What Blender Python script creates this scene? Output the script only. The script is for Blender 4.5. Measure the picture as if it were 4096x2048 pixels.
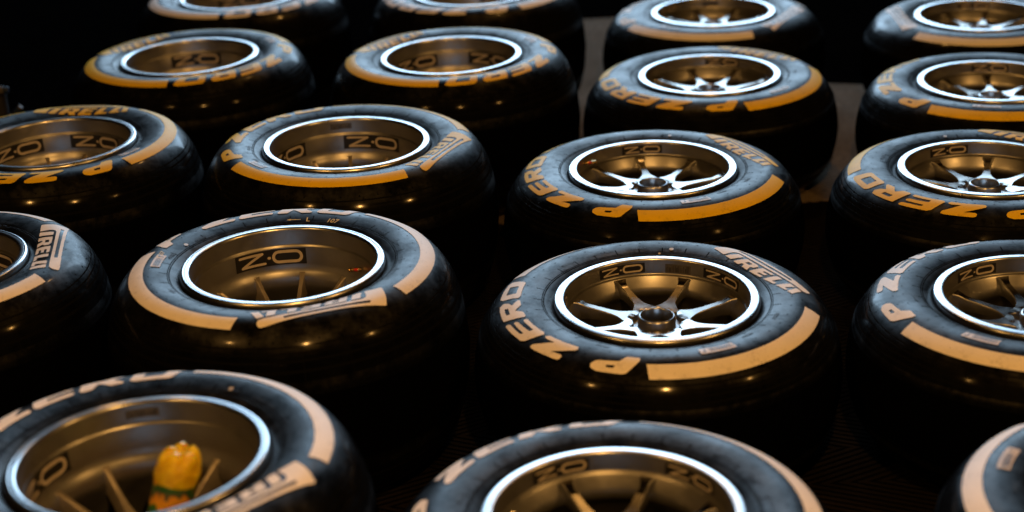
import bpy, bmesh, math, random
from mathutils import Vector, Matrix
from mathutils.geometry import tessellate_polygon
rad = math.radians
S = bpy.context.scene
for o in list(bpy.data.objects):
    bpy.data.objects.remove(o)
COL = S.collection

# ------------------------------------------------------------ camera
ZC = 1.436
cam_d = bpy.data.cameras.new('camera')
cam = bpy.data.objects.new('camera', cam_d)
COL.objects.link(cam)
M = Matrix.Rotation(rad(90 - 22.349), 4, 'X') @ Matrix.Rotation(rad(-3.035), 4, 'Z')
cam.matrix_world = Matrix.Translation((0, 0, ZC)) @ M
cam_d.sensor_width = 36
cam_d.lens = 6401.1 / 4096 * 36
cam_d.clip_start = 0.05
cam_d.clip_end = 200
cam_d.dof.use_dof = True
cam_d.dof.focus_distance = 3.1
cam_d.dof.aperture_fstop = 2.1
S.camera = cam

# ------------------------------------------------------------ light
S.view_settings.view_transform = 'Standard'
S.view_settings.look = 'None'
S.view_settings.exposure = 0
S.view_settings.gamma = 1
W = bpy.data.worlds.new('World')
S.world = W
W.use_nodes = True
bg = W.node_tree.nodes['Background']
bg.inputs[0].default_value = (0.35, 0.45, 0.7, 1)
bg.inputs[1].default_value = 0.0006


def area(name, loc, target, sx, sy, power, color):
    l = bpy.data.lights.new(name, 'AREA')
    l.shape = 'RECTANGLE'
    l.size, l.size_y, l.energy, l.color = sx, sy, power, color
    o = bpy.data.objects.new(name, l)
    COL.objects.link(o)
    o.location = loc
    o.rotation_euler = (Vector(target) - Vector(loc)).to_track_quat('-Z', 'Y').to_euler()
    return o


def bulb(name, loc, power, color, r):
    l = bpy.data.lights.new(name, 'POINT')
    l.energy, l.color, l.shadow_soft_size = power, color, r
    o = bpy.data.objects.new(name, l)
    COL.objects.link(o)
    o.location = loc
    return o


# the open side of the garage: cool evening light, low and far ahead
area('garage_opening_light', (1.0, 15.5, 5.0), (0.8, 3.0, 1.0), 8.5, 5.4, 1500, (0.52, 0.76, 1.0))
# warm tungsten lamps hanging over the wheels
WARM = (1.0, 0.49, 0.12)
bulb('ceiling_lamp', (-1.5, 1.2, 2.1), 50, WARM, 0.035)
bulb('ceiling_lamp', (0.3, 0.70, 2.2), 118, WARM, 0.035)
bulb('ceiling_lamp', (0.55, 4.45, 2.4), 26, WARM, 0.035)
bulb('ceiling_lamp', (2.7, 1.2, 2.3), 84, WARM, 0.035)

# ------------------------------------------------------------ materials


class NT:
    def __init__(s, name):
        s.m = bpy.data.materials.new(name)
        s.m.use_nodes = True
        s.t = s.m.node_tree
        s.b = s.t.nodes['Principled BSDF']

    def n(s, typ, **kw):
        nd = s.t.nodes.new(typ)
        for k, v in kw.items():
            setattr(nd, k, v)
        return nd

    def l(s, a, b):
        s.t.links.new(a, b)

    def math(s, op, a, b=None, c=None):
        nd = s.n('ShaderNodeMath', operation=op)
        for i, v in enumerate((a, b, c)):
            if v is None:
                continue
            if isinstance(v, (int, float)):
                nd.inputs[i].default_value = v
            else:
                s.l(v, nd.inputs[i])
        return nd.outputs[0]

    def noise(s, scale, detail=4, rough=0.55, vec=None):
        nd = s.n('ShaderNodeTexNoise')
        nd.inputs['Scale'].default_value = scale
        nd.inputs['Detail'].default_value = detail
        nd.inputs['Roughness'].default_value = rough
        if vec is not None:
            s.l(vec, nd.inputs['Vector'])
        return nd.outputs[0]

    def ramp(s, fac, stops):
        nd = s.n('ShaderNodeValToRGB')
        e = nd.color_ramp.elements
        while len(e) > 1:
            e.remove(e[-1])
        for i, (p, c) in enumerate(stops):
            if i == 0:
                e[0].position = p
            else:
                e.new(p)
            e[i].color = (*c, 1) if len(c) == 3 else c
        s.l(fac, nd.inputs[0])
        return nd.outputs[0]

    def maprange(s, v, a, b, c, d):
        nd = s.n('ShaderNodeMapRange')
        for i, x in enumerate((a, b, c, d)):
            nd.inputs[i + 1].default_value = x
        s.l(v, nd.inputs[0])
        return nd.outputs[0]

    def bump(s, h, strength, dist):
        nd = s.n('ShaderNodeBump')
        nd.inputs['Strength'].default_value = strength
        nd.inputs['Distance'].default_value = dist
        s.l(h, nd.inputs['Height'])
        s.l(nd.outputs[0], s.b.inputs['Normal'])
        return nd


def simple(name, col, rough, metal=0.0, spec=0.5, nscale=60, namt=0.12):
    t = NT(name)
    tc = t.n('ShaderNodeTexCoord').outputs['Object']
    nz = t.noise(nscale, 4, 0.6, tc)
    lo = tuple(c * (1 - namt) for c in col)
    hi = tuple(min(1, c * (1 + namt)) for c in col)
    t.l(t.ramp(nz, [(0.3, lo), (0.7, hi)]), t.b.inputs['Base Color'])
    t.l(t.maprange(nz, 0.3, 0.7, rough * 0.85, min(1, rough * 1.15)), t.b.inputs['Roughness'])
    t.b.inputs['Metallic'].default_value = metal
    t.b.inputs['Specular IOR Level'].default_value = spec
    return t.m


def rubber(name):
    t = NT(name)
    tc = t.n('ShaderNodeTexCoord').outputs['Object']
    sp = t.n('ShaderNodeSeparateXYZ')
    t.l(tc, sp.inputs[0])
    x, y, z = sp.outputs
    r = t.math('SQRT', t.math('ADD', t.math('MULTIPLY', x, x), t.math('MULTIPLY', y, y)))
    ang = t.math('ARCTAN2', y, x)
    # fine moulded rings on the shoulder: distance to the nearest of a few radii
    ringh = None
    for rr, w in ((0.2005, 0.0009), (0.2035, 0.0007), (0.2925, 0.0008), (0.2985, 0.0009), (0.3045, 0.0009), (0.3105, 0.0009)):
        d = t.math('ABSOLUTE', t.math('SUBTRACT', r, rr))
        g = t.math('LESS_THAN', d, w)
        ringh = g if ringh is None else t.math('MAXIMUM', ringh, g)
    # radial tick marks near the bead (short) and across the shoulder

    def ticks(n, phase, r0, r1, w):
        a = t.math('ADD', t.math('MULTIPLY', ang, n / (2 * math.pi)), phase)
        f = t.math('ABSOLUTE', t.math('SUBTRACT', t.math('FRACT', a), 0.5))
        near = t.math('LESS_THAN', t.math('MULTIPLY', f, t.math('MULTIPLY', r, 2 * math.pi / n)), w)
        band = t.math('MULTIPLY', t.math('GREATER_THAN', r, r0), t.math('LESS_THAN', r, r1))
        return t.math('MULTIPLY', near, band)
    tk = t.math('MAXIMUM', ticks(30, 10.2, 0.203, 0.2185, 0.0011), ticks(24, 10.45, 0.289, 0.316, 0.0009))
    # vent pips in rows

    def pips(n, rr, phase):
        a = t.math('ADD', t.math('MULTIPLY', ang, n / (2 * math.pi)), phase)
        f = t.math('MULTIPLY', t.math('SUBTRACT', t.math('FRACT', a), 0.5), 2 * math.pi * rr / n)
        d = t.math('SUBTRACT', r, rr)
        return t.math('LESS_THAN', t.math('ADD', t.math('MULTIPLY', f, f), t.math('MULTIPLY', d, d)), 2.2e-6)
    pp = t.math('MAXIMUM', pips(44, 0.2535, 10.1), pips(48, 0.287, 10.6))
    pp = t.math('MAXIMUM', pp, pips(40, 0.236, 10.9))
    marks = t.math('MAXIMUM', t.math('MAXIMUM', ringh, tk), pp)
    info = t.n('ShaderNodeObjectInfo').outputs['Random']
    mp = t.n('ShaderNodeVectorMath', operation='ADD')
    cmb = t.n('ShaderNodeCombineXYZ')
    t.l(t.math('MULTIPLY', info, 37.0), cmb.inputs[0])
    t.l(tc, mp.inputs[0])
    t.l(cmb.outputs[0], mp.inputs[1])
    pv = mp.outputs[0]
    cloud = t.noise(13, 5, 0.62, pv)
    scuff = t.noise(55, 6, 0.7, pv)
    base = t.ramp(cloud, [(0.35, (0.0012, 0.0013, 0.0017)), (0.7, (0.0030, 0.0034, 0.0042))])
    mix = t.n('ShaderNodeMix', data_type='RGBA')
    t.l(marks, mix.inputs[0])
    t.l(base, mix.inputs[6])
    mix.inputs[7].default_value = (0.004, 0.004, 0.004, 1)
    t.l(mix.outputs[2], t.b.inputs['Base Color'])
    tint = t.n('ShaderNodeMix', data_type='RGBA')
    t.l(t.maprange(r, 0.3175, 0.3200, 0, 1), tint.inputs[0])
    t.l(mix.outputs[2], tint.inputs[6])
    tint.inputs[7].default_value = (0.0009, 0.0009, 0.001, 1)
    t.l(tint.outputs[2], t.b.inputs['Base Color'])
    rr_ = t.math('ADD', t.maprange(cloud, 0.33, 0.68, 0.36, 0.58), t.maprange(scuff, 0.35, 0.65, -0.07, 0.07))
    tread = t.maprange(r, 0.3175, 0.3200, 0, 1)          # the slick tread band is set duller and blacker than the sidewall
    shoulder = t.maprange(r, 0.262, 0.285, 0, 0.05)
    rr_ = t.math('MAXIMUM', t.math('SUBTRACT', rr_, shoulder), 0.13)
    t.l(t.math('MAXIMUM', t.math('MAXIMUM', rr_, t.math('MULTIPLY', marks, 0.9)), t.math('MULTIPLY', tread, 0.85)), t.b.inputs['Roughness'])
    dust = t.maprange(t.noise(26, 6, 0.72, pv), 0.40, 0.61, 0.35, 1.4)
    sl = t.math('MULTIPLY', t.math('MULTIPLY', dust, t.maprange(scuff, 0.3, 0.7, 0.12, 0.36)), t.math('MULTIPLY', t.maprange(r, 0.272, 0.292, 1, 0.45), t.math('ADD', t.maprange(r, 0.286, 0.302, 1, 0.10), t.math('MULTIPLY', t.math('GREATER_THAN', r, 0.3150), 1.6))))
    sl = t.math('MULTIPLY', sl, t.math('SUBTRACT', 1.0, t.math('MULTIPLY', marks, 0.92)))
    t.l(t.math('MULTIPLY', sl, t.math('SUBTRACT', 1.0, t.math('MULTIPLY', tread, 1.0))), t.b.inputs['Specular IOR Level'])
    coat = t.math('MULTIPLY', t.maprange(r, 0.268, 0.280, 0, 1), t.maprange(r, 0.300, 0.309, 1, 0))
    t.l(t.math('MULTIPLY', coat, t.maprange(cloud, 0.4, 0.6, 0.06, 0.30)), t.b.inputs['Coat Weight'])
    t.b.inputs['Coat Roughness'].default_value = 0.11
    h = t.math('SUBTRACT', t.math('ADD', t.math('MULTIPLY', scuff, 0.35), t.math('MULTIPLY', cloud, 0.4)), marks)
    t.bump(h, 0.5, 0.0012)
    return t.m


def paint(name, col):
    t = NT(name)
    tc = t.n('ShaderNodeTexCoord').outputs['Object']
    a = t.noise(22, 4, 0.6, tc)
    sp = t.noise(330, 2, 0.5, tc)
    c1 = t.ramp(a, [(0.3, tuple(c * 0.9 for c in col)), (0.7, col)])
    mx = t.n('ShaderNodeMix', data_type='RGBA')
    wear = t.noise(48, 6, 0.75, tc)
    t.l(t.math('MAXIMUM', t.maprange(sp, 0.70, 0.75, 0, 0.8), t.maprange(wear, 0.56, 0.72, 0, 0.35)), mx.inputs[0])
    t.l(c1, mx.inputs[6])
    mx.inputs[7].default_value = (0.06, 0.045, 0.03, 1)
    t.l(mx.outputs[2], t.b.inputs['Base Color'])
    t.b.inputs['Roughness'].default_value = 0.55
    t.b.inputs['Specular IOR Level'].default_value = 0.2
    t.bump(a, 0.15, 0.001)
    return t.m


def alloy(name, col, r0, r1, spec=0.5, metal=0.9):
    t = NT(name)
    tc = t.n('ShaderNodeTexCoord').outputs['Object']
    a = t.noise(30, 4, 0.6, tc)
    b = t.noise(420, 2, 0.5, tc)
    t.l(t.ramp(a, [(0.3, tuple(c * 0.9 for c in col)), (0.7, col)]), t.b.inputs['Base Color'])
    t.l(t.maprange(a, 0.3, 0.7, r0, r1), t.b.inputs['Roughness'])
    t.b.inputs['Metallic'].default_value = metal
    if metal < 1:
        t.bump(b, 0.03, 0.0003)
    return t.m


RUB = rubber('tyre_rubber')
PAINT = {'white': paint('white_sidewall_paint', (0.86, 0.80, 0.74)),
         'yellow': paint('yellow_sidewall_paint', (0.84, 0.54, 0.008))}
ALLOY = alloy('cast_alloy_paint', (0.265, 0.265, 0.27), 0.31, 0.41)
LIP = alloy('machined_alloy', (0.44, 0.45, 0.46), 0.27, 0.29, metal=1.0)
BLADE = alloy('satin_spoke_alloy', (0.62, 0.56, 0.50), 0.36, 0.46, metal=0.85)
SPOKE = alloy('machined_spoke_alloy', (0.28, 0.26, 0.24), 0.17, 0.25, metal=1.0)
BLACK = simple('black_vinyl', (0.008, 0.008, 0.008), 0.45)
BEIGE = simple('pale_vinyl', (0.45, 0.40, 0.34), 0.4)
PAPER = simple('sticker_paper', (0.62, 0.54, 0.47), 0.55)
INK = simple('black_ink', (0.02, 0.018, 0.018), 0.5)
CHALK = simple('wax_crayon', (0.75, 0.66, 0.42), 0.8)
MOULD = simple('moulded_rubber', (0.004, 0.004, 0.0045), 0.6)
BRASS = simple('brass', (0.72, 0.48, 0.2), 0.28, 1.0)
REDP = simple('red_plastic', (0.6, 0.03, 0.02), 0.4)
GREYST = simple('grey_foil_sticker', (0.10, 0.095, 0.09), 0.38, 0.4)


def floor_mat(k):
    t = NT('ribbed_floor_matting')
    tc = t.n('ShaderNodeTexCoord').outputs['Object']
    sp = t.n('ShaderNodeSeparateXYZ')
    t.l(tc, sp.inputs[0])
    x, y, _ = sp.outputs
    zig = t.math('ABSOLUTE', t.math('SUBTRACT', t.math('FRACT', t.math('MULTIPLY', y, 1 / 0.24)), 0.5))   # 0..0.5
    u = t.math('ADD', t.math('MULTIPLY', y, 1 / 0.017), t.math('MULTIPLY', x, 0.0))
    v = t.math('ADD', t.math('MULTIPLY', x, 30.0), t.math('MULTIPLY', zig, 0.24 * 62.0))
    f = t.math('FRACT', v)
    tri = t.math('ABSOLUTE', t.math('SUBTRACT', f, 0.5))
    rib = t.maprange(tri, 0.12, 0.26, 0, 1)
    nz = t.noise(5, 7, 0.7, tc)
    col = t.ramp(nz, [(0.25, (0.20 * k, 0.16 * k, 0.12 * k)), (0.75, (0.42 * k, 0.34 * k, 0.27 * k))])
    mx = t.n('ShaderNodeMix', data_type='RGBA')
    t.l(rib, mx.inputs[0])
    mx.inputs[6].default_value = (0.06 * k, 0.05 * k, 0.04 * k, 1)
    t.l(col, mx.inputs[7])
    t.l(mx.outputs[2], t.b.inputs['Base Color'])
    t.l(t.maprange(nz, 0.3, 0.7, 0.5, 0.65), t.b.inputs['Roughness'])
    t.b.inputs['Specular IOR Level'].default_value = 0.0
    t.bump(rib, 0.6, 0.002)
    return t.m


FLOOR_LIT, FLOOR_SHADED = floor_mat(0.62), floor_mat(0.03)      # lit tone for the far matting, shaded tone painted into the near one

# ------------------------------------------------------------ mesh helpers


def mesh_from(name, verts, faces, mats, midx=None, smooth=True, sharp=None):
    me = bpy.data.meshes.new(name)
    me.from_pydata(verts, [], faces)
    for m in mats:
        me.materials.append(m)
    if midx:
        me.polygons.foreach_set('material_index', midx)
    if smooth:
        me.polygons.foreach_set('use_smooth', [True] * len(me.polygons))
        if sharp is not None:
            me.set_sharp_from_angle(angle=rad(sharp))
    me.update()
    return me


def obj(name, me, parent=None, loc=(0, 0, 0), rot=(0, 0, 0)):
    o = bpy.data.objects.new(name, me)
    COL.objects.link(o)
    o.parent = parent
    o.location = loc
    o.rotation_euler = rot
    return o


def lathe(name, prof, n, mats, close=False, sharp=30, matfn=None):
    vs, fs, mi = [], [], []
    k = len(prof)
    for i in range(n):
        a = 2 * math.pi * i / n
        c, s = math.cos(a), math.sin(a)
        for r, z in prof:
            vs.append((r * c, r * s, z))
    seg = k if close else k - 1
    for i in range(n):
        j = (i + 1) % n
        for q in range(seg):
            q2 = (q + 1) % k
            fs.append((i * k + q, i * k + q2, j * k + q2, j * k + q))
            mi.append(matfn(q) if matfn else 0)
    return mesh_from(name, vs, fs, mats, mi, True, sharp)


def cr(pts, x):
    """smooth monotone-ish interpolation of z over r (Catmull-Rom)"""
    n = len(pts)
    if x <= pts[0][0]:
        return pts[0][1]
    for i in range(n - 1):
        x0, y0 = pts[i]
        x1, y1 = pts[i + 1]
        if x <= x1:
            m0 = (y1 - y0) / (x1 - x0) if i == 0 else (y1 - pts[i - 1][1]) / (x1 - pts[i - 1][0])
            m1 = (y1 - y0) / (x1 - x0) if i == n - 2 else (pts[i + 2][1] - y0) / (pts[i + 2][0] - x0)
            h = x1 - x0
            t = (x - x0) / h
            return ((2 * t**3 - 3 * t**2 + 1) * y0 + (t**3 - 2 * t**2 + t) * h * m0 +
                    (-2 * t**3 + 3 * t**2) * y1 + (t**3 - t**2) * h * m1)
    return pts[-1][1]


TOPF = [(.179, -.020), (.184, -.0125), (.189, -.0085), (.197, -.0045), (.210, -.0005), (.228, .0020), (.245, .0015), (.260, -.003),
        (.284, -.016), (.300, -.033), (.3125, -.0525), (.3160, -.0590), (.3180, -.0640), (.3193, -.0710), (.3235, -.090), (.327, -.110), (.329, -.1365)]
TOPR = [(.179, -.018), (.184, -.0118), (.189, -.0078), (.197, -.0032), (.210, .0015), (.228, .0050), (.241, .0055), (.255, .0030), (.2685, -.0036), (.278, -.0112),
        (.288, -.0222), (.297, -.0350), (.305, -.0500), (.3115, -.0680), (.3160, -.0860), (.3180, -.0950), (.3192, -.1030), (.3225, -.125), (.3265, -.175)]
HLIP = {'f': .28, 'r': .36}
TOP = {'f': TOPF, 'r': TOPR}


def surf(t, r):
    return cr(TOP[t], r)


def tyre_mesh(t):
    T = TOP[t]
    zc = T[-1][1]
    up = []
    for i in range(len(T) - 1):
        for k in range(3):
            f = k / 3
            r = T[i][0] + (T[i + 1][0] - T[i][0]) * f
            up.append((r, surf(t, r)))
    # crown of the tread: flat drum between the shoulders
    prof = up + [(T[-1][0], zc)]
    prof += [(r, 2 * zc - z) for r, z in reversed(up)]
    return lathe('tyre_mesh_' + t, prof, 180, [RUB], False, 60)


def onto(t, name, polys, mat, eps=0.0008, dr=0.004, da=1.6, thick=0.0):
    """polys: list of [outer, hole...] in (offset_deg, r); laid on the sidewall"""
    bm = bmesh.new()
    for loops in polys:
        flat = [Vector((a, r * 1000, 0)) for lp in loops for a, r in lp]
        tris = tessellate_polygon([[Vector((a, r * 1000, 0)) for a, r in lp] for lp in loops])
        vs = [bm.verts.new(v) for v in flat]
        for tr in tris:
            try:
                bm.faces.new([vs[i] for i in tr])
            except ValueError:
                pass
    xs = [v.co.x for v in bm.verts]
    ys = [v.co.y for v in bm.verts]
    a = math.floor(min(xs) / da) * da
    while a < max(xs):
        bmesh.ops.bisect_plane(bm, geom=bm.verts[:] + bm.edges[:] + bm.faces[:], plane_co=(a, 0, 0), plane_no=(1, 0, 0))
        a += da
    r = math.floor(min(ys) / (dr * 1000)) * dr * 1000
    while r < max(ys):
        bmesh.ops.bisect_plane(bm, geom=bm.verts[:] + bm.edges[:] + bm.faces[:], plane_co=(0, r, 0), plane_no=(0, 1, 0))
        r += dr * 1000
    for v in bm.verts:
        A = rad(-v.co.x)
        rr = v.co.y / 1000
        # lift along the surface normal so the paint stays outside on steep parts
        sl = (surf(t, rr + .001) - surf(t, rr - .001)) / .002
        q = math.sqrt(1 + sl * sl)
        r2 = rr - eps * sl / q
        z2 = surf(t, rr) + eps / q
        v.co = (r2 * math.cos(A), r2 * math.sin(A), z2)
    bmesh.ops.recalc_face_normals(bm, faces=bm.faces[:])
    if bm.faces and sum(f.normal.z for f in bm.faces) < 0:
        bmesh.ops.reverse_faces(bm, faces=bm.faces[:])
    me = bpy.data.meshes.new(name)
    bm.to_mesh(me)
    bm.free()
    me.materials.append(mat)
    me.polygons.foreach_set('use_smooth', [True] * len(me.polygons))
    return me


def rounded(loop, rr, n=3, sx=1.0):
    """round the corners of a polygon given in real units"""
    out = []
    k = len(loop)
    for i in range(k):
        p, c, q = Vector(loop[i - 1]), Vector(loop[i]), Vector(loop[(i + 1) % k])
        d1, d2 = (p - c), (q - c)
        m = min(rr, d1.length * .45, d2.length * .45)
        a, b = c + d1.normalized() * m, c + d2.normalized() * m
        for j in range(n + 1):
            s = j / n
            out.append(tuple((1 - s)**2 * a + 2 * s * (1 - s) * c + s * s * b))
    return out


def pol(loop, rr=0.0022):
    """loop of (offset_deg, r): round the corners in metres on the arc at r=.26"""
    k = .26 * math.pi / 180
    return [(x / k, y) for x, y in rounded([(a * k, r) for a, r in loop], rr)]


GL = {
 'P': [[(4.9, .2440), (-.2, .2455), (-.2, .2530), (3.8, .2770), (5.2, .2793), (14.7, .2795), (17.0, .2756), (17.5, .2700), (16.6, .2630), (15.1, .2601), (7.3, .2565)],
       [(11.7, .2663), (8.3, .2651), (8.9, .2708), (11.6, .2710)]],
 'Z': [[(43.2, .2487), (42.0, .2424), (26.4, .2425), (25.4, .2466), (25.9, .2520), (34.9, .2683), (30.1, .2679), (29.3, .2707), (29.7, .2771), (31.1, .2783), (42.6, .2785), (44.4, .2769), (44.0, .2713), (36.7, .2510), (41.6, .2518)]],
 'E': [[(61.2, .2488), (60.7, .2429), (45.7, .2423), (44.5, .2468), (48.5, .2740), (50.2, .2775), (62.9, .2790), (64.0, .2777), (63.2, .2726), (62.4, .2712), (53.4, .2698), (52.8, .2655), (62.0, .2657), (62.5, .2630), (61.6, .2590), (51.5, .2566), (51.0, .2502), (60.0, .2508)]],
 'R': [[(67.1, .2778), (77.2, .2785), (80.2, .2778), (81.2, .2706), (79.4, .2620), (76.4, .2568), (80.0, .2453), (79.2, .2416), (74.6, .2415), (70.9, .2545), (67.9, .2420), (64.4, .2418), (62.9, .2443)],
       [(76.0, .2702), (75.2, .2638), (69.9, .2636), (70.6, .2702)]],
 'O': [[(86.4, .2790), (99.6, .2795), (102.0, .2765), (98.6, .2455), (96.9, .2415), (84.0, .2412), (82.0, .2450), (84.6, .2740)],
       [(88.3, .2690), (96.2, .2695), (94.2, .2510), (87.0, .2505)]],
}


def logo_uv(loop, t):
    """(U,V) of the straight logo -> (offset_deg, r)"""
    if t == 'f':
        x0, x1, y0, y1, mid = -.119, .126, .2025, .2450, 231.0
    else:
        x0, x1, y0, y1, mid = -.121, .109, .1970, .2480, 230.0
    out = []
    for u, v in loop:
        x = x0 + (x1 - x0) * u
        y = y0 + (y1 - y0) * v
        out.append((mid + math.degrees(math.atan2(x, y)), math.hypot(x, y)))
    return out


def sub(loop, n):
    out = []
    for i in range(len(loop)):
        a, b = loop[i], loop[(i + 1) % len(loop)]
        k = max(1, int(abs(a[0] - b[0]) / .06))
        for j in range(k):
            out.append((a[0] + (b[0] - a[0]) * j / k, a[1] + (b[1] - a[1]) * j / k))
    return out


SH = .045   # italic lean of the small capitals


def sheared(pts):
    return [(u + SH * v / .54, v) for u, v in pts]


LG = {
 'P': [[(.0, .0), (.01, .6), (.035, 1.0), (.50, 1.0), (.93, 1.0), (.985, .96), (.99, .76), (.965, .64), (.93, .64), (.60, .645), (.20, .63), (.165, .58), (.145, .42), (.135, .0)],
       [(.135, .76), (.15, .885), (.45, .885), (.79, .885), (.79, .76), (.45, .76)]],
 'I': [[(.155, 0), (.225, 0), (.225, .54), (.155, .54)]],
 'R': [[(.262, 0), (.322, 0), (.322, .17), (.345, .17), (.372, 0), (.44, 0), (.405, .21), (.43, .27), (.43, .47), (.395, .54), (.262, .54)], [(.322, .28), (.322, .43), (.372, .43), (.372, .28)]],
 'E': [[(.462, 0), (.60, 0), (.60, .12), (.525, .12), (.525, .21), (.59, .21), (.59, .33), (.525, .33), (.525, .42), (.605, .42), (.605, .54), (.462, .54)]],
 'L': [[(.640, 0), (.765, 0), (.765, .13), (.705, .13), (.705, .54), (.640, .54)]],
 'L2': [[(.795, 0), (.905, 0), (.905, .13), (.86, .13), (.86, .54), (.795, .54)]],
 'I2': [[(.93, 0), (.99, 0), (.975, .54), (.92, .54)]],
}


def band(a0, a1, r0, r1, n=24, slant=0.0):
    lo = [(a0 + (a1 - a0) * i / n, r0) for i in range(n + 1)]
    hi = [(a0 + slant + (a1 - a0 - 2 * slant) * i / n, r1) for i in range(n + 1)]
    return lo + hi[::-1]


def text_polys(txt, t, size, off, r, bold=0.0, shear=0.0, inward=False):
    """small lettering from the built-in outline font laid along the sidewall"""
    cu = bpy.data.curves.new('txt', 'FONT')
    cu.body = txt
    cu.size = size
    cu.align_x = 'CENTER'
    cu.offset = bold
    cu.shear = shear
    cu.resolution_u = 2
    o = bpy.data.objects.new('txt', cu)
    COL.objects.link(o)
    dg = bpy.context.evaluated_depsgraph_get()
    me = bpy.data.meshes.new_from_object(o.evaluated_get(dg))
    bpy.data.objects.remove(o)
    bpy.data.curves.remove(cu)
    return me


def text_on(t, name, txt, size, off, r, mat, bold=0.0, shear=0.0, eps=.0009, flip=False):
    me = text_polys(txt, t, size, off, r, bold, shear)
    for v in me.vertices:
        x, y = v.co.x, v.co.y
        if flip:
            x, y = -x, size * .7 - y
        rr = r + y
        A = rad(-(off + math.degrees(x / r)))
        v.co = (rr * math.cos(A), rr * math.sin(A), surf(t, rr) + eps)
    me.materials.clear()
    me.materials.append(mat)
    me.name = name
    return me


def merge(name, meshes):
    bm = bmesh.new()
    mats = []
    for me in meshes:
        k = len(bm.faces)
        bm.from_mesh(me)
        bm.faces.ensure_lookup_table()
        m = me.materials[0]
        if m not in mats:
            mats.append(m)
        for f in bm.faces[k:]:
            f.material_index = mats.index(m)
    out = bpy.data.meshes.new(name)
    bm.to_mesh(out)
    bm.free()
    for m in mats:
        out.materials.append(m)
    return out


OFF = {'f': dict(A=(105, 194.5), B=(272, 357.2), bar=(320.5, 336), br=(.2235, .2415), rs=(.2585, .2845)),
       'r': dict(A=(103.5, 195), B=(262, 355.0), bar=(338.5, 352), br=(.2180, .2350), rs=(.2450, .2705))}
MS = {}
for t in 'fr':
    MS[t, 'tyre'] = tyre_mesh(t)
    O = OFF[t]
    for colr in ('white', 'yellow'):
        pm = PAINT[colr]
        for ch in 'PZERO':
            lp = [pol([(a * .985, r if t == 'f' else .2285 + (r - .2415) * 1.08) for a, r in l], .0020 if i == 0 else .0012) for i, l in enumerate(GL[ch])]
            MS[t, colr, 'z' + ch] = onto(t, 'painted_letter', [lp], pm)
        for ch, loops in LG.items():
            lp = []
            for i, l in enumerate(loops):
                l2 = sheared(l) if ch not in ('P', 'I2') else l
                k = .24
                rl = rounded([(u * k, v * .043) for u, v in l2], .0014 if ch != 'P' else .0035 if i == 0 else .0012)
                rl = [(a / k, b / .043) for a, b in rl]
                lp.append(logo_uv(sub(rl, 1), t))
            MS[t, colr, 'l' + ch] = onto(t, 'painted_letter', [lp], pm)
        for s in 'AB':
            MS[t, colr, s] = onto(t, 'painted_stripe', [[band(*O[s], *O['rs'], n=50, slant=(1.2 if s == 'B' else .3))]], pm, da=2.0)
    # barcode sticker: paper and bars
    a0, a1 = O['bar']
    r0, r1 = O['br']
    paper = onto(t, 'barcode_sticker', [[band(a0, a1, r0, r1, 10)]], PAPER, .0010)
    rng = random.Random(4)
    bars = []
    a = a0 + .8
    while a < a1 - 4.2:
        w = rng.choice((.12, .2, .32))
        bars.append([[(a, r0 + .002), (a + w, r0 + .002), (a + w, r1 - .004), (a, r1 - .004)]])
        a += w + rng.choice((.15, .22, .3))
    bars.append([[(a1 - 2.4, r0 + .003), (a1 - 1.9, r0 + .003), (a1 - 1.9, r1 - .006), (a1 - 2.4, r1 - .006)]])
    bars.append([[(a1 - 2.4, r1 - .006), (a1 - 1.0, r1 - .006), (a1 - 1.0, r1 - .004), (a1 - 2.4, r1 - .004)]])
    ink = onto(t, 'bars', bars, INK, .0014)
    MS[t, 'bar'] = merge('barcode_sticker', [paper, ink])
    dims = '245/660 -13' if t == 'f' else '325/660 -13'
    rt = .2140 if t == 'f' else .2070
    MS[t, 'mould'] = [text_on(t, 'moulded_word', *w) for w in (
        ('TIRE FOR', .0085, 124, rt, MOULD, .0002), ('COMPETITION', .0085, 144, rt, MOULD, .0002), ('USE ONLY', .0085, 163, rt, MOULD, .0002), (dims, .0085, 180, rt, MOULD, .0002),
        ('PIRELLI', .0080, 309, rt, MOULD, .0005, .3), ('PIRELLI', .0080, 18, rt, MOULD, .0005, .3), ('PIRELLI', .0080, 354 if t == 'r' else 285, rt + .002, MOULD, .0005, .3))]
    # round wax dots
    def dot(off, r, rad_):
        k = math.degrees(1 / r)
        return [[(off + k * rad_ * math.cos(q * math.pi / 6), r + rad_ * math.sin(q * math.pi / 6)) for q in range(12)]]
    MS[t, 'dot'] = onto(t, 'paint_dot', [dot(181 if t == 'f' else 8, .2120, .0042)], BEIGE, .0011)
    MS[t, 'dot2'] = onto(t, 'paint_dot', [dot(175, .1985, .0024)], BEIGE, .0011)
MS['chalk'] = text_on('r', 'handwritten_number', '0107', .013, -8.0, .2260, CHALK, .0002, .2, .0011)
MS['chalk2'] = merge('handwritten_number', [text_on('r', 'c', 'L', .016, 78.0, .2000, CHALK, .0002, 0, .0012),
                                            text_on('r', 'c', '107', .0155, 91.5, .2000, CHALK, .0002, .15, .0012),
                                            onto('r', 'c', [[[(66.5, .2055), (68.8, .2078), (68.6, .2062), (74, .2062), (74, .2048), (68.6, .2048), (68.8, .2034)]]], CHALK, .0012),
                                            ])

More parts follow.
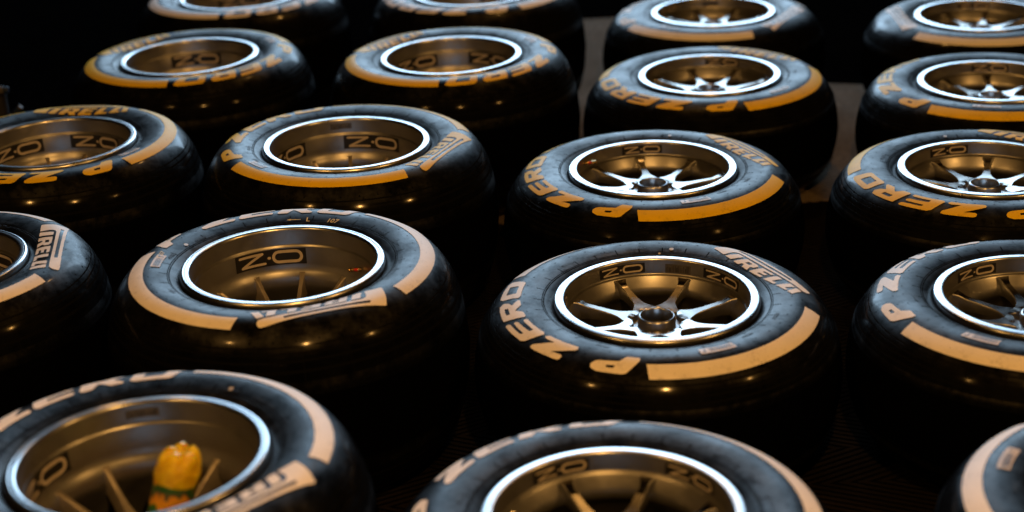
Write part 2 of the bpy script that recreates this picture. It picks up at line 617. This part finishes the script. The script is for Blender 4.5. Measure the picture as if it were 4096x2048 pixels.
# rims -------------------------------------------------------
NSEG = 160
RIMF = [(.178, -.026), (.1808, -.016), (.1824, -.009), (.1822, -.0035), (.1812, -.0010), (.1795, .0000), (.1760, .0004), (.1715, .0007), (.1670, .0009), (.1652, .0002),
        (.1642, -.0025), (.1624, -.0255), (.1618, -.0280), (.1606, -.0293), (.1592, -.0300), (.1580, -.0309), (.1570, -.0326), (.1462, -.0478), (.1435, -.0545), (.1425, -.0600),
        (.1430, -.0640), (.1480, -.0700), (.1580, -.090), (.1640, -.120), (.1640, -.230), (.165, -.245), (.166, -.2620), (.180, -.2650), (.182, -.255)]
RIMR = [(.178, -.026), (.1808, -.016), (.1824, -.009), (.1822, -.0045), (.1808, -.0010), (.1785, .0006), (.1762, .0008), (.1752, .0004), (.1748, -.0006), (.1742, -.0006),
        (.1738, .0003), (.1705, .0004), (.1680, .0000), (.1662, -.0018), (.1652, -.005), (.1632, -.031), (.1624, -.0338), (.1610, -.0350), (.1600, -.0370), (.1585, -.070),
        (.1568, -.078), (.1535, -.0850), (.1500, -.0900), (.1478, -.0980), (.1466, -.108), (.1470, -.114), (.1500, -.122), (.1580, -.150), (.1640, -.200), (.1640, -.290), (.164, -.325), (.166, -.341), (.180, -.345), (.182, -.335)]


def barrel(t):
    P = RIMF if t == 'f' else RIMR
    k = 10 if t == 'f' else 14
    return lathe('rim_barrel', P, NSEG, [LIP, ALLOY], False, 50, lambda q: 0 if q < k else 1)


MS['f', 'rim'] = barrel('f')
MS['r', 'rim'] = barrel('r')


def loft(name, secs, mats, caps=True, sharp=35, midx=None):
    vs, fs = [], []
    k = len(secs[0])
    for s in secs:
        vs += s
    mi = []
    for i in range(len(secs) - 1):
        for q in range(k):
            q2 = (q + 1) % k
            fs.append((i * k + q, i * k + q2, (i + 1) * k + q2, (i + 1) * k + q))
            mi.append(midx(q) if midx else 0)
    if caps:
        fs.append(tuple(range(k))[::-1])
        fs.append(tuple(range((len(secs) - 1) * k, len(secs) * k)))
        mi += [0, 0]
    me = mesh_from(name, vs, fs, mats, mi, True, sharp)
    bm = bmesh.new()
    bm.from_mesh(me)
    bmesh.ops.recalc_face_normals(bm, faces=bm.faces[:])
    bm.to_mesh(me)
    bm.free()
    return me


def spoke_front():
    # r, half width, top z, bottom z
    S_ = [(.1550, .0125, -.0310, -.066), (.1505, .0104, -.0316, -.066), (.1460, .0088, -.0326, -.065), (.1400, .0074, -.0348, -.064), (.1350, .0070, -.0368, -.063), (.1300, .0068, -.0376, -.062),
          (.1100, .0070, -.0402, -.061), (.0950, .0076, -.0421, -.061), (.0850, .0085, -.0434, -.061), (.0760, .0103, -.0445, -.061), (.0690, .0130, -.0453, -.061), (.0630, .0168, -.0459, -.061),
          (.0580, .0205, -.0464, -.061), (.0545, .0222, -.0468, -.061)]
    secs = []
    c = .0014
    for r, w, zt, zb in S_:
        secs.append([(r, -w * .8, zb), (r, w * .8, zb), (r, w, zt - c * 2), (r, w - c * .5, zt - c * .4), (r, w - c, zt), (r, -w + c, zt), (r, -w + c * .5, zt - c * .4), (r, -w, zt - c * 2)])
    return loft('spoke', secs, [ALLOY, SPOKE], midx=lambda q: 1 if q == 4 else 0)


def star_hub():
    """web ring with a star-shaped recess, pointed pockets round the bore"""
    N = 128
    vs, fs, mi = [], [], []
    ring_o = []
    for i in range(N):
        a = 2 * math.pi * i / N
        oct_ = (.0545 / math.cos(((a + math.pi / 8) % (math.pi / 4)) - math.pi / 8))
        ph = (a * 9 / (2 * math.pi)) % 1.0
        star = .0425 + .0085 * max(0, 1 - abs(ph - .5) * 3.2)
        rows = [(oct_, -.061), (oct_, -.0470), (star + .0012, -.0480), (star, -.0490), (star - .0008, -.0560), (.0345, -.0570), (.0338, -.0570)]
        ring_o.append([(r * math.cos(a), r * math.sin(a), z) for r, z in rows])
    k = 7
    for row in ring_o:
        vs += row
    for i in range(N):
        j = (i + 1) % N
        for q in range(k - 1):
            fs.append((i * k + q, i * k + q + 1, j * k + q + 1, j * k + q))
            mi.append(1 if q == 1 else 0)
    return mesh_from('hub_plate', vs, fs, [ALLOY, SPOKE], mi, True, 35)


HUBP = [(.0345, -.070), (.0335, -.0400), (.0325, -.0378), (.0312, -.0368), (.0300, -.0366), (.0290, -.0372), (.0284, -.0385), (.0282, -.0600), (.0282, -.1200), (.0330, -.1250), (.040, -.1250), (.044, -.10), (.0500, -.0640), (.050, -.058)]
MS['f', 'spoke'] = spoke_front()
MS['f', 'hub_plate'] = star_hub()
MS['f', 'hub'] = lathe('hub_bore', HUBP, 72, [LIP, ALLOY], False, 40, lambda q: 0 if 1 <= q <= 6 else 1)


def hub_pin():
    secs = []
    for r, z in ((.0030, -.048), (.0030, -.0402), (.0022, -.0392)):
        secs.append([(r * math.cos(k * math.pi / 4), r * math.sin(k * math.pi / 4), z) for k in range(8)])
    return loft('hub_pin', secs, [ALLOY])


MS['f', 'pin'] = hub_pin()


def spoke_rear():
    S_ = [(.1535, .0060, -.0850, -.130), (.1480, .0044, -.0868, -.130), (.1400, .0040, -.0915, -.135), (.1250, .0036, -.1010, -.145), (.1050, .0040, -.1120, -.155), (.0850, .0050, -.1210, -.165),
          (.0700, .0068, -.1265, -.170), (.0600, .0100, -.1290, -.172), (.0530, .0150, -.1300, -.172)]
    secs = []
    c = .0008
    for r, w, zt, zb in S_:
        secs.append([(r, -w * 1.15, zb), (r, w * 1.15, zb), (r, w, zt - c * 2), (r, w - c * .5, zt - c * .4), (r, w - c, zt), (r, -w + c, zt), (r, -w + c * .5, zt - c * .4), (r, -w, zt - c * 2)])
    return loft('spoke', secs, [BLADE, BLADE], midx=lambda q: 1 if q == 4 else 0)


MS['r', 'spoke'] = spoke_rear()
MS['r', 'hub'] = lathe('hub_bore', [(.056, -.172), (.056, -.1312), (.050, -.1302), (.040, -.1302), (.0385, -.128), (.036, -.126), (.0315, -.126), (.0300, -.128), (.0300, -.19), (.04, -.20), (.056, -.172)],
                       72, [SPOKE, ALLOY], False, 40)


def wall_patch(t, name, ac, w, v0, v1, mat_fn, items, rim_prof):
    pass


def wall_r(t, z):
    return (.1642 + (z + .0025) * (.1642 - .1624) / .023) if t == 'f' else (.1600 + (z + .037) * .0015 / .033)


def decal(t):
    """black panel with the outlined letters, read upside down from here (tops point down into the rim)"""
    if t == 'f':
        z0, z1, arc = -.0248, -.0060, .092
    else:
        z0, z1, arc = -.0695, -.0380, .138
    H = z1 - z0

    def put(pts_list, mat, lift):
        bm = bmesh.new()
        for loops in pts_list:
            flat = [Vector((u, v, 0)) for lp in loops for u, v in lp]
            tris = tessellate_polygon([[Vector((u, v, 0)) for u, v in lp] for lp in loops])
            vv = [bm.verts.new(p) for p in flat]
            for tr in tris:
                try:
                    bm.faces.new([vv[i] for i in tr])
                except ValueError:
                    pass
        for i in range(1, 24):
            bmesh.ops.bisect_plane(bm, geom=bm.verts[:] + bm.edges[:] + bm.faces[:], plane_co=(i / 24, 0, 0), plane_no=(1, 0, 0))
        for v in bm.verts:
            u, vv_ = v.co.x, v.co.y
            z = z0 + H * vv_
            rr = wall_r(t, z) - lift
            # u runs left to right as seen from the middle looking outward: angle decreases
            a = -(u - .5) * arc / wall_r(t, z)
            v.co = (rr * math.cos(a), rr * math.sin(a), z)
        me = bpy.data.meshes.new('d')
        bm.to_mesh(me)
        bm.free()
        me.materials.append(mat)
        return me
    asp = arc / H

    def stroke(p, q, w):
        P_, Q_ = Vector((p[0] * asp, p[1])), Vector((q[0] * asp, q[1]))
        d = (Q_ - P_).normalized()
        n = Vector((-d.y, d.x)) * w
        pts = []
        for k in range(7):
            a = math.pi / 2 - math.pi * k / 6
            pts.append(Q_ + d * (w * math.cos(a)) + n * math.sin(a))
        for k in range(7):
            a = -math.pi / 2 - math.pi * k / 6
            pts.append(P_ + d * (w * math.cos(a)) + n * math.sin(a))
        return [[(x / asp, y) for x, y in pts]]

    def pill(x0, x1, y0, y1, n=8):
        h = (y1 - y0) / 2
        cy = (y0 + y1) / 2
        hx = h / asp
        pts = []
        for k in range(n + 1):
            a = math.pi / 2 - math.pi * k / n
            pts.append((x1 - hx + hx * math.cos(a), cy + h * math.sin(a)))
        for k in range(n + 1):
            a = -math.pi / 2 - math.pi * k / n
            pts.append((x0 + hx + hx * math.cos(a), cy + h * math.sin(a)))
        return pts
    w = .075
    g = [stroke((.07, .82), (.40, .82), w), stroke((.40, .82), (.10, .19), w), stroke((.10, .19), (.43, .19), w),
         stroke((.485, .5), (.495, .5), .085), [pill(.53, .955, .09, .91), pill(.57, .915, .27, .73)]]
    return merge('rim_decal', [put([[[(0, 0), (1, 0), (1, 1), (0, 1)]]], BLACK, .0006),
                               put(g[:1], BEIGE, .0010), put(g[1:2], BEIGE, .0011), put(g[2:3], BEIGE, .0010), put(g[3:], BEIGE, .0010)])


def wall_sticker(t):
    z0, z1 = (-.0260, -.0090) if t == 'f' else (-.0235, -.0100)
    def rw(z):
        return wall_r('f', z) if t == 'f' else .1652 + (z + .005) * (.1652 - .1628) / .022
    def quad(a0, a1, za, zb, lift, mat):
        vs, fs = [], []
        n = 6
        for i in range(n + 1):
            a = -(a0 + (a1 - a0) * i / n)
            for z in (za, zb):
                vs.append(((rw(z) - lift) * math.cos(a), (rw(z) - lift) * math.sin(a), z))
        for i in range(n):
            fs.append((2 * i, 2 * i + 1, 2 * i + 3, 2 * i + 2))
        return mesh_from('q', vs, fs, [mat], None, True)
    L = [quad(-.15, .15, z0, z1, .0005, GREYST)]
    rng = random.Random(2)
    a = -.135
    while a < .12:
        w_ = rng.choice((.004, .007, .011))
        L.append(quad(a, a + w_, z0 + .002, z1 - .002 - (.004 if rng.random() < .3 else 0), .0009, INK))
        a += w_ + rng.choice((.004, .006, .014))
    return merge('barcode_sticker', L)


for t in 'fr':
    MS[t, 'decal'] = decal(t)
    MS[t, 'wsticker'] = wall_sticker(t)


def valve_mesh():
    prof = [(.0, 0), (.0045, 0), (.0045, .006), (.0032, .007), (.0030, .015), (.0040, .016), (.0040, .024), (.0030, .026), (0, .026)]
    return lathe('valve', prof, 12, [BRASS, REDP], False, 40, lambda q: 1 if q == 3 or q == 4 else 0)


MS['valve'] = valve_mesh()

# balance weights: small flat blocks
# ------------------------------------------------------------ the wheels
# id: (type, x, y, tilt x, tilt y, text angle, rim phase, decal angles, paint, label)
WH = [
 ('r', -.4085, 2.6439, .0089, -.0151, 161, 20, (107, -13), 'white', 'wide white-lettered wheel in the middle with 107 handwritten on its sidewall', dict(chalk=1, valve=35, dot=1)),
 ('f', .2522, 2.5886, .0177, -.0106, -102.4, 20, (108, 36, -36, 180), 'white', 'spoked wheel at centre right, white stripe on near side, pale dot above its rim', dict(sticker=70, dot=1, dot2=1)),
 ('f', .3150, 3.2793, .0048, -.0093, -105.5, 5, (93, 213), 'yellow', 'spoked yellow-striped wheel directly behind the white-lettered spoked wheel at centre right', dict(valve=150, dot=1)),
 ('r', -.3464, 3.3197, .0093, -.0192, -155, 28, (73, 156), 'yellow', 'deep yellow-striped wheel directly behind the wheel with 107 handwritten on it', dict(sticker=99)),
 ('f', .5314, 3.9742, .0066, .0013, -82, 10, (70,), 'yellow', 'blurred spoked yellow-striped wheel, third from the front left of the aisle', dict()),
 ('r', -.1292, 3.9972, .0064, .0010, 8, 10, (50, 130), 'yellow', 'blurred deep wheel with upside-down yellow letters beside the spoked yellow-striped one', dict()),
 ('r', -.8221, 4.1243, .0073, .0022, 11, 15, (95,), 'yellow', 'dim deep yellow-striped wheel at upper left, behind the wheel cut by the left edge', dict()),
 ('r', -1.0119, 3.4368, .0065, -.0071, -46, 16, (68, 140), 'yellow', 'deep yellow-striped wheel cut by the left edge of the view', dict(dot=0)),
 ('f', 1.0069, 3.1686, -.0050, -.0015, -81, 26, (103,), 'yellow', 'spoked wheel at the right edge with large yellow letters curving round its near left side', dict(dot=1)),
 ('f', 1.2065, 3.7863, -.0022, -.0011, -142, 33, (76,), 'yellow', 'blurred spoked wheel at the right edge with a yellow stripe along its near side', dict()),
 ('f', 1.3609, 4.4271, .0033, .0001, 50, 22, (80,), 'white', 'farthest spoked wheel, in the top right corner, with a white logo on its left side', dict()),
 ('f', .6305, 4.6305, -.0010, -.0007, -161, 12, (140,), 'white', 'farthest spoked wheel beside the bare floor gap, white stripe on its near side', dict(sticker=85)),
 ('f', .9111, 2.5141, -.0078, -.0006, -164, 7, (117,), 'white', 'spoked wheel cut by the right edge with a white stripe on its near side', dict(dot=1)),
 ('r', -.5334, 1.9641, -.0070, .0019, -175, 26, (168,), 'white', 'nearest wheel at bottom left, blurred, with a yellow bottle inside its rim', dict(sticker=100, dot=2)),
 ('f', .1184, 1.8743, .0108, -.0033, -178, 22, (114, 42), 'white', 'nearest spoked wheel, at bottom centre, cut by the lower edge and blurred', dict()),
 ('r', -1.0756, 2.7346, 0, 0, -121, 0, (60,), 'white', 'wheel at the left edge showing only its right side with a white logo', dict(hubless=1)),
 ('r', -.0700, 4.6950, .0003, -.0010, -66, 12, (60,), 'white', 'farthest deep wheel at the top centre with white letters on its near side', dict()),
 ('r', -.7836, 4.8090, .0006, -.0029, 8, 12, (100,), 'white', 'farthest deep wheel at the top left, white stripe ending beside white letters', dict()),
 ('f', .880, 1.840, 0, 0, 117, 0, (60,), 'white', 'wheel in the bottom right corner showing only its left side with a white stripe', dict()),
]


def part(name, me, parent, rz=0.0, loc=(0, 0, 0), rot=None):
    o = bpy.data.objects.new(name, me)
    COL.objects.link(o)
    o.parent = parent
    o.location = loc
    o.rotation_euler = rot if rot else (0, 0, rz)
    return o


ROOTS = []
for (t, x, y, tx, ty, th, ph, dec, colr, label, ex) in WH:
    h = HLIP[t]
    e = bpy.data.objects.new('racing_wheel', None)
    COL.objects.link(e)
    R = Matrix.Rotation(tx, 4, 'X') @ Matrix.Rotation(-ty, 4, 'Y')
    lip = Vector((x, y, h))
    base = lip - (R @ Vector((0, 0, h)))
    e.matrix_world = Matrix.Translation(base) @ R
    e.empty_display_size = .1
    e['label'] = label
    e['category'] = 'wheel'
    e['group'] = 'racing wheels lying flat in rows on the matting'
    ROOTS.append(e)
    U = (0, 0, h)
    ty_ = part('tyre', MS[t, 'tyre'], e, rad(th), U)
    for ch in 'PZERO':
        part('painted_letter', MS[t, colr, 'z' + ch], ty_)
    for ch in LG:
        part('painted_letter', MS[t, colr, 'l' + ch], ty_)
    for s in 'AB':
        part('painted_stripe', MS[t, colr, s], ty_)
    part('barcode_sticker', MS[t, 'bar'], ty_)
    for m_ in MS[t, 'mould']:
        part('moulded_word', m_, ty_)
    if ex.get('dot') == 1:
        part('paint_dot', MS[t, 'dot'], ty_)
    if ex.get('dot2'):
        part('paint_dot', MS[t, 'dot2'], ty_)
    if ex.get('dot') == 2:
        part('paint_dot', MS[t, 'dot'], ty_, rad(-116))
    if ex.get('chalk'):
        part('handwritten_number', MS['chalk'], ty_)
        part('handwritten_number', MS['chalk2'], ty_)
    rim = part('rim', MS[t, 'rim'], e, 0, U)
    n = 8 if t == 'f' else 11
    for k in range(n):
        part('spoke', MS[t, 'spoke'], rim, rad(ph + 360 / n * k))
    part('hub', MS[t, 'hub'], rim)
    if t == 'f':
        part('hub_plate', MS[t, 'hub_plate'], rim, rad(ph))
    for a in dec:
        part('rim_decal', MS[t, 'decal'], rim, rad(a))
    if 'sticker' in ex:
        part('barcode_sticker', MS[t, 'wsticker'], rim, rad(ex['sticker']))
    if 'valve' in ex:
        a = rad(ex['valve'])
        zz = -.058 if t == 'r' else -.014
        rr = .156 if t == 'r' else .1615
        q = Vector((-math.cos(a), -math.sin(a), .25)).to_track_quat('Z', 'Y').to_euler()
        part('valve', MS['valve'], rim, 0, (rr * math.cos(a), rr * math.sin(a), zz), q)

# ------------------------------------------------------------ floor
GROUND = simple('black_floor', (.0012, .0011, .0011), .9, 0, .0, 6)  # near-black base; also stands for shade where the matting is cut away
me = mesh_from('floor', [(-14, -6, 0), (14, -6, 0), (14, 18, 0), (-14, 18, 0)], [(0, 1, 2, 3)], [GROUND], None, False)
fl = obj('floor', me, None, (0, 0, -.0125))
fl['kind'] = 'structure'
for outl, m in (([(-.60, -2), (1.5, -2), (1.5, 3.80), (-.42, 3.70)], FLOOR_SHADED), ([(-.42, 3.704), (1.5, 3.804), (1.5, 4.60), (.80, 4.86), (.66, 5.75), (-.25, 5.75)], FLOOR_LIT)):  # far mat's right corner cut away in the shape of a shadow
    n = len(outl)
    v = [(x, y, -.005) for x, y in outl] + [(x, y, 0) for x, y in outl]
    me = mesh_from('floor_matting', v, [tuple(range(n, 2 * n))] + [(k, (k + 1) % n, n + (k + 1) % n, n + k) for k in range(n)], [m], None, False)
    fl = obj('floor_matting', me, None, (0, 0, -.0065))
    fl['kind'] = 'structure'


# ------------------------------------------------------------ yellow bottle in the nearest left wheel
def bottle():
    ydk = NT('yellow_drink_bottle')
    ydk.b.inputs['Base Color'].default_value = (0.80, 0.50, 0.0, 1)
    ydk.b.inputs['Roughness'].default_value = 0.28
    ydk.b.inputs['Subsurface Weight'].default_value = 0.6
    ydk.b.inputs['Subsurface Radius'].default_value = (0.02, 0.01, 0.002)
    ydk.b.inputs['Subsurface Scale'].default_value = 1.0
    nz = ydk.noise(70, 3, .6, ydk.n('ShaderNodeTexCoord').outputs['Object'])
    ydk.l(ydk.ramp(nz, [(.3, (.60, .36, 0)), (.7, (.85, .66, .01))]), ydk.b.inputs['Base Color'])
    ydk.bump(nz, .9, .006)
    # label print: green scrolls, orange patch
    lb = NT('printed_bottle_label')
    tc = lb.n('ShaderNodeTexCoord').outputs['Object']
    sp = lb.n('ShaderNodeSeparateXYZ')
    lb.l(tc, sp.inputs[0])
    wv = lb.math('ADD', sp.outputs[2], lb.math('MULTIPLY', lb.math('SINE', lb.math('MULTIPLY', lb.math('ARCTAN2', sp.outputs[1], sp.outputs[0]), 2.0)), .007))
    nz2 = lb.noise(55, 3, .5, tc)
    wv = lb.math('ADD', wv, lb.math('MULTIPLY', nz2, .045))
    c = lb.ramp(lb.maprange(wv, .097, .187, 0, 1), [(0.0, (.75, .38, .01)), (.12, (.75, .38, .01)), (.16, (.75, .55, .3)), (.22, (.8, .2, .01)), (.36, (.75, .18, .01)), (.42, (.02, .12, .02)), (.58, (.02, .14, .02)),
                                                           (.62, (.75, .36, .01)), (.74, (.7, .3, .02)), (.78, (.1, .09, .05)), (.86, (.02, .12, .03)), (.95, (.03, .13, .02)), (1.0, (.8, .4, .01))])
    lb.l(c, lb.b.inputs['Base Color'])
    lb.b.inputs['Roughness'].default_value = .35
    N = 60
    prof = [(.004, 0), (.012, .001), (.0125, .016), (.0135, .020), (.016, .028), (.022, .045), (.0275, .062), (.0295, .075), (.0290, .092), (.0290, .150), (.0300, .158), (.0318, .168), (.0322, .178), (.0312, .188),
            (.0290, .197), (.0262, .204), (.0225, .2095), (.018, .2125), (.0125, .211), (.007, .206), (.0, .204)]
    vs, fs = [], []
    k = len(prof)
    for i in range(N):
        a = 2 * math.pi * i / N
        for q, (r, z) in enumerate(prof):
            lobe = abs(math.cos(2.5 * a + .5)) ** .5
            if q >= 11:
                f = min(1, (q - 11) / 6) * (1 if q < 18 else .35)
                z = z - .013 * (1 - lobe) * f + .004 * math.sin(a + .6) * f
                r = r * (1 - .10 * (1 - lobe) * f)
            r *= 1 + .055 * math.sin(3 * a + z * 90) * math.cos(2 * a - z * 160) * (1 if .16 < z < .2 else .4)
            vs.append((r * math.cos(a), r * math.sin(a), z))
    for i in range(N):
        j = (i + 1) % N
        for q in range(k - 1):
            fs.append((i * k + q, j * k + q, j * k + q + 1, i * k + q + 1))
    body = mesh_from('bottle_body', vs, fs, [ydk.m], None, True, 60)
    lab = lathe('bottle_label', [(.0308, .078), (.0306, .100), (.0306, .130), (.0308, .150), (.0314, .158), (.0322, .163)], 60, [lb.m], False, 60)
    cap = lathe('bottle_cap', [(0, -.004), (.0135, -.004), (.0145, -.002), (.0145, .012), (.0137, .013), (.0126, .013)], 30, [ydk.m], False, 40)
    e = bpy.data.objects.new('drink_bottle', None)
    COL.objects.link(e)
    part('bottle_body', body, e)
    part('bottle_label', lab, e)
    part('bottle_cap', cap, e)
    e['label'] = 'yellow plastic bottle with green printed label standing upside down inside the nearest wheel'
    e['category'] = 'bottle'
    return e


bt = bottle()
rb = Matrix.Rotation(rad(17), 4, 'Y') @ Matrix.Rotation(rad(-3), 4, 'X') @ Matrix.Rotation(rad(-32), 4, 'Z')
bt.matrix_world = Matrix.Translation(Vector((-.484, 2.008, .335)) - rb @ Vector((0, 0, .205))) @ rb


# ------------------------------------------------------------ unidentified blue and grey object at the left edge
def edge_object():
    blue = simple('dark_blue_enamel', (.012, .025, .07), .5, 0, .25)
    silver = simple('dull_grey_paint', (.09, .085, .09), .55, 0, .2)
    dark = simple('black_rubber', (.01, .01, .012), .5)
    e = bpy.data.objects.new('unidentified_object', None)  # simple shapes for a blurred object of unknown kind
    COL.objects.link(e)

    def tube(a, b, r, mat, name):
        a, b = Vector(a), Vector(b)
        d = (b - a)
        prof = [(0, 0), (r * .85, 0), (r, r * .15), (r, d.length - r * .15), (r * .85, d.length), (0, d.length)]
        m = lathe(name, prof, 20, [mat], False, 40)
        part(name, m, e, 0, a, d.to_track_quat('Z', 'Y').to_euler())
    tube((-.05, 0, -.004), (.000, .000, .001), .0105, silver, 'grey_band')
    tube((.000, .000, .001), (.0135, .002, -.001), .0088, blue, 'end_ring')
    tube((-.05, .0, -.027), (-.0295, .0, -.026), .0095, silver, 'grey_band')
    tube((-.0295, .0, -.026), (-.0185, .0, -.027), .0080, blue, 'end_ring')
    tube((.010, .0, -.072), (.034, .0, -.052), .0060, blue, 'slanted_bar')
    tube((.034, .0, -.052), (.0395, .0, -.047), .0068, silver, 'bar_tip')
    tube((.0035, .0, -.078), (.010, .0, -.072), .0068, silver, 'bar_tip')
    tube((-.03, .03, -.300), (-.03, .03, -.010), .025, dark, 'post')
    e['label'] = 'small unidentified dark blue and grey object at the left edge behind the leftmost yellow-striped wheel'
    e['category'] = 'coupling'  # nominal category; the kind of object is unknown
    return e


cl = edge_object()
cl.location = (-1.318, 4.10, .300)
